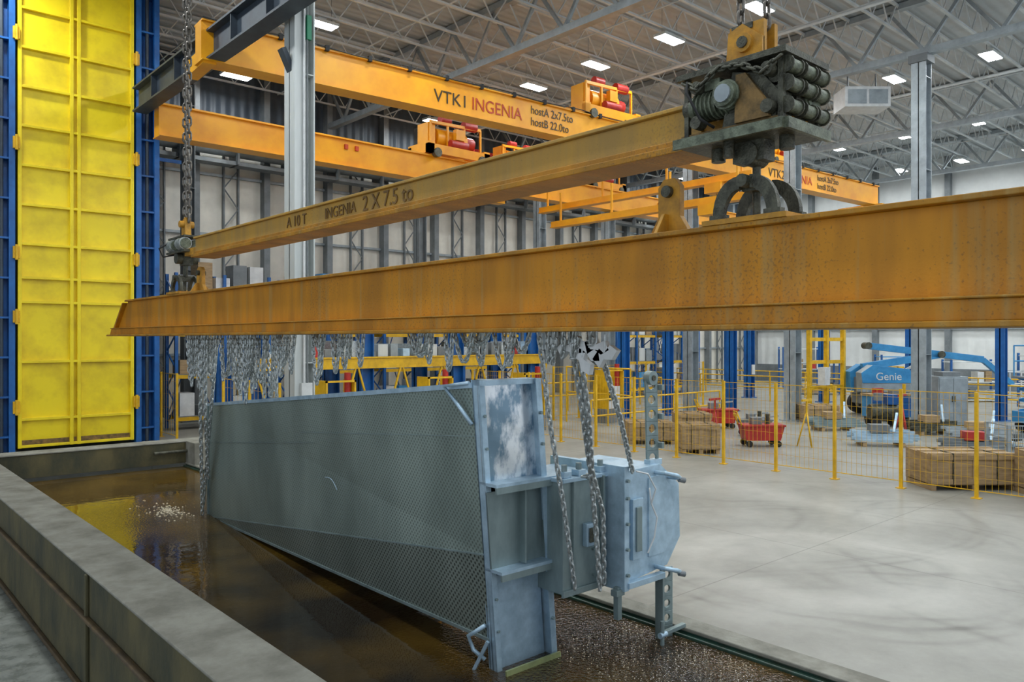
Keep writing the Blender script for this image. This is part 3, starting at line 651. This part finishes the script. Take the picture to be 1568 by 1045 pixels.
# ------------------------------------------------------------------ hanging chains
def sag(p,q,drop,n=9):
    p=Vector(p);q=Vector(q); return [p.lerp(q,i/n)+Vector((0,0,-drop*4*(i/n)*(1-i/n))) for i in range(n+1)]
m=MB()
m.chain([(4.8,12.95,3.07),(4.85,13.3,1.9),(5.05,13.75,-.05)],.075,.014,'chain'); m.chain([(4.95,12.8,3.07),(5.0,13.2,1.9),(5.12,13.9,.1)],.075,.014,'chain')
m.chain([(4.8,12.9,3.07),(4.86,13.1,1.7),(5.1,13.6,.6)],.075,.014,'chain')
for i in range(40):
    a=10.6+random.uniform(0,3.0); z=random.uniform(2.0,2.75); b=4.7+random.uniform(0,.35)
    if i%2: m.chain([(b,a,3.07),(b+.03,a+.05,z)],.07,.013,'chain')
    else: m.chain(sag((b,a,3.07),(b+.05,a+random.uniform(.2,.6),3.07),random.uniform(.25,1.0)),.07,.013,'chain')
for (a0,n_,dz) in ((9.0,8,.65),(7.6,6,.5),(6.3,6,.4),(5.3,9,.35)):
    for i in range(n_):
        a=a0+random.uniform(0,1.2); b=4.75+random.uniform(0,.3)
        m.chain(sag((b,a,3.07),(b+.05,a+random.uniform(.15,.4),3.07),random.uniform(.1,dz)),.055,.011,'chain')
m.chain([(4.78,4.62,3.07),(5.05,4.72,2.3),(5.35,4.9,1.72),(5.50,4.98,1.2),(5.58,5.0,.62)],.06,.0125,'chain')
m.chain([(4.86,4.60,3.07),(5.1,4.72,2.3),(5.42,4.95,1.72),(5.45,5.1,1.70)],.06,.0125,'chain')
m.chain([(4.80,4.56,3.07),(5.05,4.66,2.35),(5.30,4.85,1.80),(5.62,5.0,1.35),(5.75,5.1,.62)],.06,.0125,'chain')
m.chain([(4.82,5.05,3.07),(5.0,5.08,2.2),(5.18,5.1,1.5),(5.34,5.1,.66)],.06,.011,'chain')
m.chain([(4.86,4.35,2.9),(5.4,4.6,2.3),(6.0,4.95,1.70)],.06,.0125,'chain')
for i in range(7):
    a=4.45+random.uniform(-.1,.4); m.chain(sag((4.76,a,3.07),(4.85,a+.12,3.07),random.uniform(.1,.32)),.055,.011,'chain')
for (y,z,t) in ((4.66,2.93,.4),(4.42,2.90,-.3),(4.25,2.87,.6),(4.50,2.82,-.7),(4.34,2.94,.1)):
    c=Vector((4.80,y,z)); pts=[]
    for (p,q) in ((-.13,.05),(-.02,.08),(.0,.02),(.09,.04),(.13,-.04),(.04,-.07),(-.03,-.02),(-.11,-.05)):
        pts.append(c+Vector((0,-(p*math.cos(t)-q*math.sin(t)),p*math.sin(t)+q*math.cos(t))))
    m.prism(pts,(.05,0,0),'plastic'); m.cyl(c+Vector((0,0,.03)),c+Vector((0,0,.17)),.008,'chain',6)
m.build('hanging_chains')

# ------------------------------------------------------------------ fences
def fence(name,p0,p1,n,h=2.0,dv=.1,dh=.24):
    m=MB(); p0=Vector((*p0,0)); p1=Vector((*p1,0)); d=(p1-p0)/n
    for i in range(n+1):
        p=p0+d*i; m.box(p.x-.03,p.x+.03,p.y-.03,p.y+.03,0,h,'yel'); m.box(p.x-.08,p.x+.08,p.y-.08,p.y+.08,0,.015,'yel')
    e=d.normalized()
    for i in range(n):
        a=p0+d*i+e*.05; b=p0+d*(i+1)-e*.05; L=(b-a).length
        for z in (.15,h-.03): m.beam(a+Z*z,b+Z*z,.015,.015,'yel')
        k=int(L/dv)
        for j in range(1,k):
            q=a+e*(L*j/k); m.beam(q+Z*.15,q+Z*(h-.03),.005,.005,'yel')
        z=.15+dh
        while z<h-.05: m.beam(a+Z*z,b+Z*z,.005,.005,'yel'); z+=dh
    return m.build(name)
fence('safety_fence',(16.35,1.07),(16.35,20.3),14)
fence('safety_fence',(20.5,20.67),(30,20.67),7,dv=.2,dh=.4)
fence('safety_fence',(8.0,17.0),(8.0,20.3),2,dv=.2,dh=.4)
fence('safety_fence',(8.0,23.8),(8.0,26.6),2,dv=.2,dh=.4)
fence('safety_fence',(1.9,22.2),(3.3,22.2),1,dv=.2,dh=.4)
def rail(p0,p1,n,h=1.1,k='yel'):
    m=MB(); p0=Vector((*p0,0)); p1=Vector((*p1,0)); d=(p1-p0)/n
    for i in range(n+1): q=p0+d*i; m.cyl(q,q+Z*h,.03,k,8)
    for z in (h,h*.55): m.cyl(p0+Z*z,p1+Z*z,.028,k,8)
    m.build('guard_rail')
rail((34.6,6),(34.6,30),12,1.2); rail((38,6),(38,30),12,1.3); rail((20.5,23),(30,23),6,1.2)
rail((20.5,17),(20.5,20),3,2.0); rail((18,16.5),(25,16.5),5,1.1)

m=MB()
for b in (9.06,12.6,16.1,19.6):
    for a in (20.9,23.0):
        m.box(b-.22,b+.22,a-.03,a+.03,0,3.5,'blue'); m.box(b-.22,b-.19,a-.18,a+.18,0,3.5,'blue'); m.box(b+.19,b+.22,a-.18,a+.18,0,3.5,'blue')
        m.box(b-.3,b+.3,a-.3,a+.3,0,.03,'blue')
for a in (20.7,23.2):
    m.box(8.8,19.9,a-.06,a+.06,2.12,2.45,'yel'); m.box(8.8,19.9,a-.1,a+.1,2.43,2.47,'yel'); m.box(8.8,19.9,a-.05,a+.05,.9,1.0,'yel')
for i in range(14):
    b=9.4+i*.8; m.box(b,b+.06,20.7,23.2,2.3,2.4,'yel'); m.beam((b,20.68,1.0),(b+(.35 if i%2 else -.35),20.68,2.12),.05,.05,'yel')
for i in range(22):
    b=9.4+i*.46; m.box(b,b+random.uniform(.25,.42),20.9,22.6,2.47,2.47+random.uniform(.1,.5),random.choice(['grey','zinc','white','dark','duct','chain','red']))
for i in range(14): b=9.2+i*.75; m.box(b-.03,b+.03,20.6,20.66,0,1.0,'yel')
m.build('storage_rack')
for b in (10.5,13.8,17.6,21.6):
    m=MB(); m.box(-.5,.5,-.3,.3,0,.5,'grey'); m.box(-.35,.35,-.2,.2,.5,1.3,random.choice(['liftb','plastic','grey'])); m.cyl((.3,-.1,1.3),(.3,-.1,2.1),.09,'red',12); m.box(-.3,-.1,-.25,-.2,.8,1.1,'dark'); m.box(-.45,-.4,-.3,.3,.5,1.9,'yel'); m.box(.4,.45,-.3,.3,.5,1.9,'yel'); m.box(-.45,.45,-.3,-.25,1.85,1.9,'yel')
    m.build('hydraulic_pump_unit',(b,18.9,0),0)
# tall blue pallet racking along the back wall
for b in (10.5,14.5,18.5,22.5,32.5,36.5):
    m=MB()
    for x in (-1.6,0,1.6):
        for y in (-.45,.45): m.box(x-.05,x+.05,y-.05,y+.05,0,5.2,'blue')
        z=.2;k=0
        while z<4.8: m.beam((x,-.45 if k%2 else .45,z),(x,.45 if k%2 else -.45,z+.6),.04,.04,'blue'); z+=.6;k+=1
    for z in (.3,1.7,3.1,4.5):
        for y in (-.45,.45): m.box(-1.6,1.6,y-.03,y+.03,z,z+.12,'yel')
        m.box(-1.55,1.55,-.4,.4,z+.12,z+.15,'grey')
        for i in range(5):
            x=-1.45+i*.6; m.box(x,x+.48,-.35,.35,z+.15,z+.15+random.uniform(.3,1.0),random.choice(['wood','plastic','duct','grey','liftb','white']))
    m.beam((-1.6,.5,.3),(0,.5,4.8),.03,.03,'blue'); m.beam((0,.5,.3),(-1.6,.5,4.8),.03,.03,'blue')
    m.build('pallet_rack',(b,27.0,0))
for a in (14,18,22):
    m=MB(); m.box(-.2,-.17,-.2,.2,0,5.0,'blue'); m.box(.17,.2,-.2,.2,0,5.0,'blue'); m.box(-.2,.2,-.02,.02,0,5.0,'blue'); m.box(-.3,.3,-.3,.3,0,.04,'blue')
    m.box(-.3,1.4,-.1,.1,4.6,4.8,'yel'); m.box(-.12,.12,-.26,-.2,1.2,1.7,'plastic')
    m.build('jib_crane_column',(36,a,0))
for (b,a) in ((23,19.4),(25.2,19.0),(28.6,18.3),(31.5,20.3),(32.5,9.5)):
    m=MB(); m.box(-.16,-.13,-.16,.16,0,4.0,'blue'); m.box(.13,.16,-.16,.16,0,4.0,'blue'); m.box(-.16,.16,-.02,.02,0,4.0,'blue'); m.box(-.25,.25,-.25,.25,0,.04,'blue')
    m.box(-1.2,.2,-.06,.06,3.6,3.75,'yel'); m.build('jib_crane_column',(b,a,0))
m=MB()
for b,a in ((29.2,15.2),(30.2,15.0),(31.2,14.8)):
    m.box(b-.08,b+.08,a-.08,a+.08,0,4.0,'yel')
for z in (3.0,2.1,1.1): m.beam((29.2,15.2,z),(31.2,14.8,z),.08,.14,'yel')
m.box(29.5,29.9,14.7,15.0,1.2,1.9,'plastic'); m.build('yellow_support_frame')

# ------------------------------------------------------------------ shop-floor props
RS=-math.radians(41.7)
def crate(name,b,a,w,d,h,rz):
    m=MB()
    m.box(-w/2,w/2,-d/2,d/2,.13,h,'wood')
    for x in (-w/2+.06,0,w/2-.06): m.box(x-.05,x+.05,-d/2,d/2,0,.11,'wood')
    m.box(-w/2,w/2,-d/2,-d/2+.1,.11,.13,'wood'); m.box(-w/2,w/2,d/2-.1,d/2,.11,.13,'wood')
    for x in (-w/2+.05,w/2-.05,0): m.box(x-.05,x+.05,-d/2-.02,-d/2,.13,h,'wood')
    for z in (.18,h-.06): m.box(-w/2,w/2,-d/2-.025,-d/2,z-.05,z+.05,'wood')
    for y in (-d/2+.06,0,d/2-.06): m.box(-w/2,w/2,y-.05,y+.05,h,h+.02,'wood')
    for x in (-w/4,w/4): m.box(x-.01,x+.01,-d/2-.03,d/2+.01,.12,h+.025,'dark')
    m.build(name,(b,a,0),rz,bevel=.004)
crate('wooden_crate',17.5,5.85,1.75,1.0,.72,RS); crate('wooden_crate',17.7,4.2,1.1,1.0,.85,RS-.1)
crate('wooden_crate',17.6,12.3,1.0,.8,.75,RS); crate('wooden_crate',18.2,14.4,1.3,1.0,.6,RS); crate('wooden_crate',19.6,13.9,1.0,.9,.8,RS)
crate('wooden_crate',27.3,13.9,1.2,1.0,.6,RS)
m=MB()
for x in (-.5,.5):
    for y in (-.4,.4): m.box(x-.03,x+.03,y-.03,y+.03,0,1.1,'duct')
for z in (.15,.5,.8,1.08):
    for y in (-.4,.4): m.box(-.5,.5,y-.012,y+.012,z-.012,z+.012,'duct')
    for x in (-.5,.5): m.box(x-.012,x+.012,-.4,.4,z-.012,z+.012,'duct')
for i in range(20): m.box(-.5+i*.05,-.492+i*.05,-.41,-.40,.15,1.08,'duct')
m.box(-.48,.48,-.38,.38,.12,.16,'duct')
for i in range(10): m.beam((random.uniform(-.4,.4),random.uniform(-.3,.3),.2+i*.07),(random.uniform(-.4,.4),random.uniform(-.3,.3),.25+i*.07),.1,.1,random.choice(['zinc','dark','grey']))
m.build('wire_mesh_bin',(20.4,5.6,0),RS)

def cart(b,a,s,k):
    m=MB()
    m.prism([(-.5*s,-.3*s,.18),(.5*s,-.3*s,.18),(.62*s,-.3*s,.62*s),(-.6*s,-.3*s,.62*s)],(0,.6*s,0),k)
    m.box(-.62*s,.64*s,-.34*s,.34*s,.60*s,.65*s,k)
    for x in (-.42,.42):
        for y in (-.3,.3): m.cyl((x*s,y*s-.03,.09),(x*s,y*s+.03,.09),.09,'rubber',12)
    m.tube([(-.6*s,-.2*s,.6*s),(-.75*s,-.2*s,.95*s),(-.75*s,.2*s,.95*s),(-.6*s,.2*s,.6*s)],.02,'yel',6)
    m.box(-.3*s,.0,-.15*s,.15*s,.65*s,.85*s,'grey'); m.cyl((.2*s,0,.65*s),(.2*s,0,.95*s),.08*s,'dark',10); m.beam((-.2*s,.1,.8*s),(.5*s,-.1,.9*s),.05,.05,'duct')
    m.build('tool_cart',(b,a,0),RS,bevel=.006)
cart(19.9,11.8,.95,'red'); cart(22.9,15.2,1.0,'red'); cart(21.9,13.2,.8,'grey')
for (b,a,k) in ((19.0,12.7,'red'),(20.6,10.8,'yel'),(24.5,9.8,'red')):
    m=MB()
    for t in (0,2.1,4.2): m.tube([(0,0,1.0),(.25*math.cos(t),.25*math.sin(t),.02)],.02,k,6)
    m.cyl((0,0,.9),(0,0,1.3),.03,k,8); m.box(-.25,.25,-.03,.03,1.28,1.34,k); m.build('work_stand',(b,a,0))
m=MB(); m.box(-.5,.5,-.4,.4,.12,1.75,'duct'); m.box(-.47,-.01,-.42,-.4,.2,1.7,'duct'); m.box(.01,.47,-.42,-.4,.2,1.7,'duct'); m.box(-.06,-.03,-.45,-.42,.9,1.1,'dark'); m.box(.03,.06,-.45,-.42,.9,1.1,'dark')
for x in (-.4,.4): m.box(x-.06,x+.06,-.36,.36,0,.12,'dark')
m.box(-.3,.3,-.3,.3,1.75,1.9,'grey'); m.build('tool_cabinet',(28.8,10.06,0),RS,bevel=.01)
m=MB(); m.box(-.8,.8,-.4,.4,.92,1.0,'wood'); m.box(-.75,.75,-.38,.38,.15,.92,'liftb')
for i in range(3): m.box(-.7,-.05,-.41,-.38,.2+.24*i,.4+.24*i,'blue'); m.box(.05,.7,-.41,-.38,.2+.24*i,.4+.24*i,'blue')
for x in (-.65,.65): m.box(x-.05,x+.05,-.3,.3,0,.15,'dark')
m.box(-.5,-.2,-.2,.1,1.0,1.2,'red'); m.box(.1,.5,-.2,.1,1.0,1.12,'grey'); m.cyl((.65,0,1.0),(.65,0,1.35),.06,'yel',10)
m.build('workbench',(29.6,12.4,0),RS,bevel=.008)
m=MB(); m.cyl((-.5,0,.5),(.5,0,.5),.26,'dark',18); m.cyl((-.2,0,.9),(-.2,0,1.15),.16,'grey',12); m.box(.05,.4,-.16,.16,.76,1.1,'blue')
for x in (-.38,.38): m.cyl((x,-.28,.16),(x,-.2,.16),.16,'rubber',14); m.cyl((x,.2,.16),(x,.28,.16),.16,'rubber',14); m.box(x-.03,x+.03,-.2,.2,.15,.3,'dark')
m.box(-.5,.5,-.02,.02,.74,.78,'grey'); m.build('air_compressor',(27.5,11.6,0),RS)
m=MB()
m.box(-1.3,1.3,-.8,.8,.45,.85,'grey'); m.box(-1.1,1.1,-.5,.5,.3,.45,'dark')
for x in (-.95,.95):
    for y in (-.85,.85): m.cyl((x,y-.14,.42),(x,y+.14,.42),.42,'rubber',20); m.cyl((x,y-.16,.42),(x,y+.16,.42),.2,'plastic',14)
m.prism([(-1.5,-.75,.95),(.7,-.75,.95),(.7,-.75,1.5),(.3,-.75,1.85),(-1.1,-.75,2.0),(-1.55,-.75,1.7)],(0,.5,0),'duct')
m.prism([(-1.5,.25,.95),(.7,.25,.95),(.7,.25,1.5),(.3,.25,1.85),(-1.1,.25,2.0),(-1.55,.25,1.7)],(0,.5,0),'liftb')
m.prism([(-1.5,-.77,1.30),(.7,-.77,1.30),(.7,-.77,1.5),(.3,-.77,1.85),(-1.1,-.77,2.0),(-1.55,-.77,1.7)],(0,.02,0),'liftb')
m.box(-1.4,.6,-.25,.25,.9,1.5,'grey')
m.beam((-1.2,0,1.9),(1.9,0,2.4),.22,.28,'liftb'); m.beam((1.9,0,2.4),(-.9,0,2.75),.2,.24,'plastic'); m.beam((-1.0,0,2.75),(3.6,0,2.2),.22,.26,'liftb'); m.cyl((1.9,-.2,2.4),(1.9,.2,2.4),.14,'dark',12); m.cyl((-1.0,-.2,2.75),(-1.0,.2,2.75),.14,'dark',12)
m.beam((3.6,0,2.2),(4.8,0,1.2),.16,.2,'liftb'); m.beam((.2,0,1.6),(1.4,0,2.25),.09,.09,'chain')
m.box(4.7,5.6,-.7,.7,.6,.66,'grey')
for x in (4.7,5.6):
    for y in (-.7,0,.7): m.cyl((x,y,.66),(x,y,1.7),.025,'plastic',6)
for z in (1.2,1.7):
    for y in (-.7,.7): m.cyl((4.7,y,z),(5.6,y,z),.025,'plastic',6)
    for x in (4.7,5.6): m.cyl((x,-.7,z),(x,.7,z),.025,'plastic',6)
lift=m.build('boom_lift',(32.0,13.2,0),RS,bevel=.015)
text('Genie',.42,(-1.0,-.78,1.42),(math.pi/2,0,0),'plastic','lettering',lift)
m=MB()
m.box(-1.2,1.2,-.6,.6,.35,.7,'liftb')
for x in (-.8,.8):
    for y in (-.6,.6): m.cyl((x,y-.1,.25),(x,y+.1,.25),.25,'rubber',16)
for i in range(3):
    z=.7+i*.35
    for y in (-.5,.5): m.beam((-1.05,y,z),(1.05,y,z+.35),.05,.08,'liftb'); m.beam((1.05,y,z),(-1.05,y,z+.35),.05,.08,'liftb')
m.box(-1.2,1.2,-.6,.6,1.76,1.82,'grey')
for x in (-1.15,0,1.15):
    for y in (-.57,.57): m.cyl((x,y,1.82),(x,y,2.8),.025,'liftb',6)
for z in (2.3,2.8):
    for y in (-.57,.57): m.cyl((-1.15,y,z),(1.15,y,z),.025,'liftb',6)
m.build('scissor_lift',(29.4,6.9,0),RS,bevel=.008)
for (b,a,k) in ((22.5,9.6,'zinc'),(25.3,8.0,'duct'),(22.6,7.2,'grey'),(25.2,12.3,'zincg'),(26.4,9.7,'dark')):
    m=MB()
    for x in (-.5,.5): m.box(x-.05,x+.05,-.4,.4,0,.12,'wood')
    for i in range(8): m.beam((-.8+random.uniform(-.1,.1),-.35+i*.1,.17+.07*(i%4)),(.8+random.uniform(-.1,.2),-.35+i*.1,.17+.07*(i%4)),.08,.08,k)
    m.box(-.3,.2,-.2,.2,.38,.6,random.choice(['grey','wood','liftb','red'])); m.beam((.3,-.2,.4),(.5,.2,.9),.06,.06,'zinc'); m.build('steel_parts_stack',(b,a,0),RS+random.uniform(-.3,.3))
for (b,a) in ((40.8,10),(41.8,13.5),(43.5,17.5),(41,21),(45,24),(47.5,8)):
    m=MB(); h=random.uniform(1.6,2.6); k=random.choice(['grey','white','liftb','duct'])
    for z in (.1,h*.5,h): m.box(-1.2,1.2,-.4,.4,z-.04,z,k)
    for x in (-1.18,1.18):
        for y in (-.38,.38): m.box(x-.04,x+.04,y-.04,y+.04,0,h+.1,'blue')
    for i in range(6):
        x=-1.0+i*.38; zz=random.choice([.1,h*.5]); m.box(x,x+.3,-.3,.25,zz,zz+random.uniform(.2,.6),random.choice(['wood','red','yel','plastic','grey']))
    m.build('parts_shelf',(b,a,0),RS)

# ------------------------------------------------------------------ world + camera
w=bpy.data.worlds.new('World'); scene.world=w; w.use_nodes=True
w.node_tree.nodes['Background'].inputs[0].default_value=(0.78,0.87,0.97,1); w.node_tree.nodes['Background'].inputs[1].default_value=0.9
cam=bpy.data.cameras.new('camera'); co=bpy.data.objects.new('camera',cam); scene.collection.objects.link(co)
co.location=(0,0,3.0); co.rotation_euler=(math.radians(90),0,-math.atan2(.6656,.7463))
cam.sensor_width=36; cam.lens=27.55; cam.shift_y=-0.0016; cam.clip_end=300
scene.camera=co
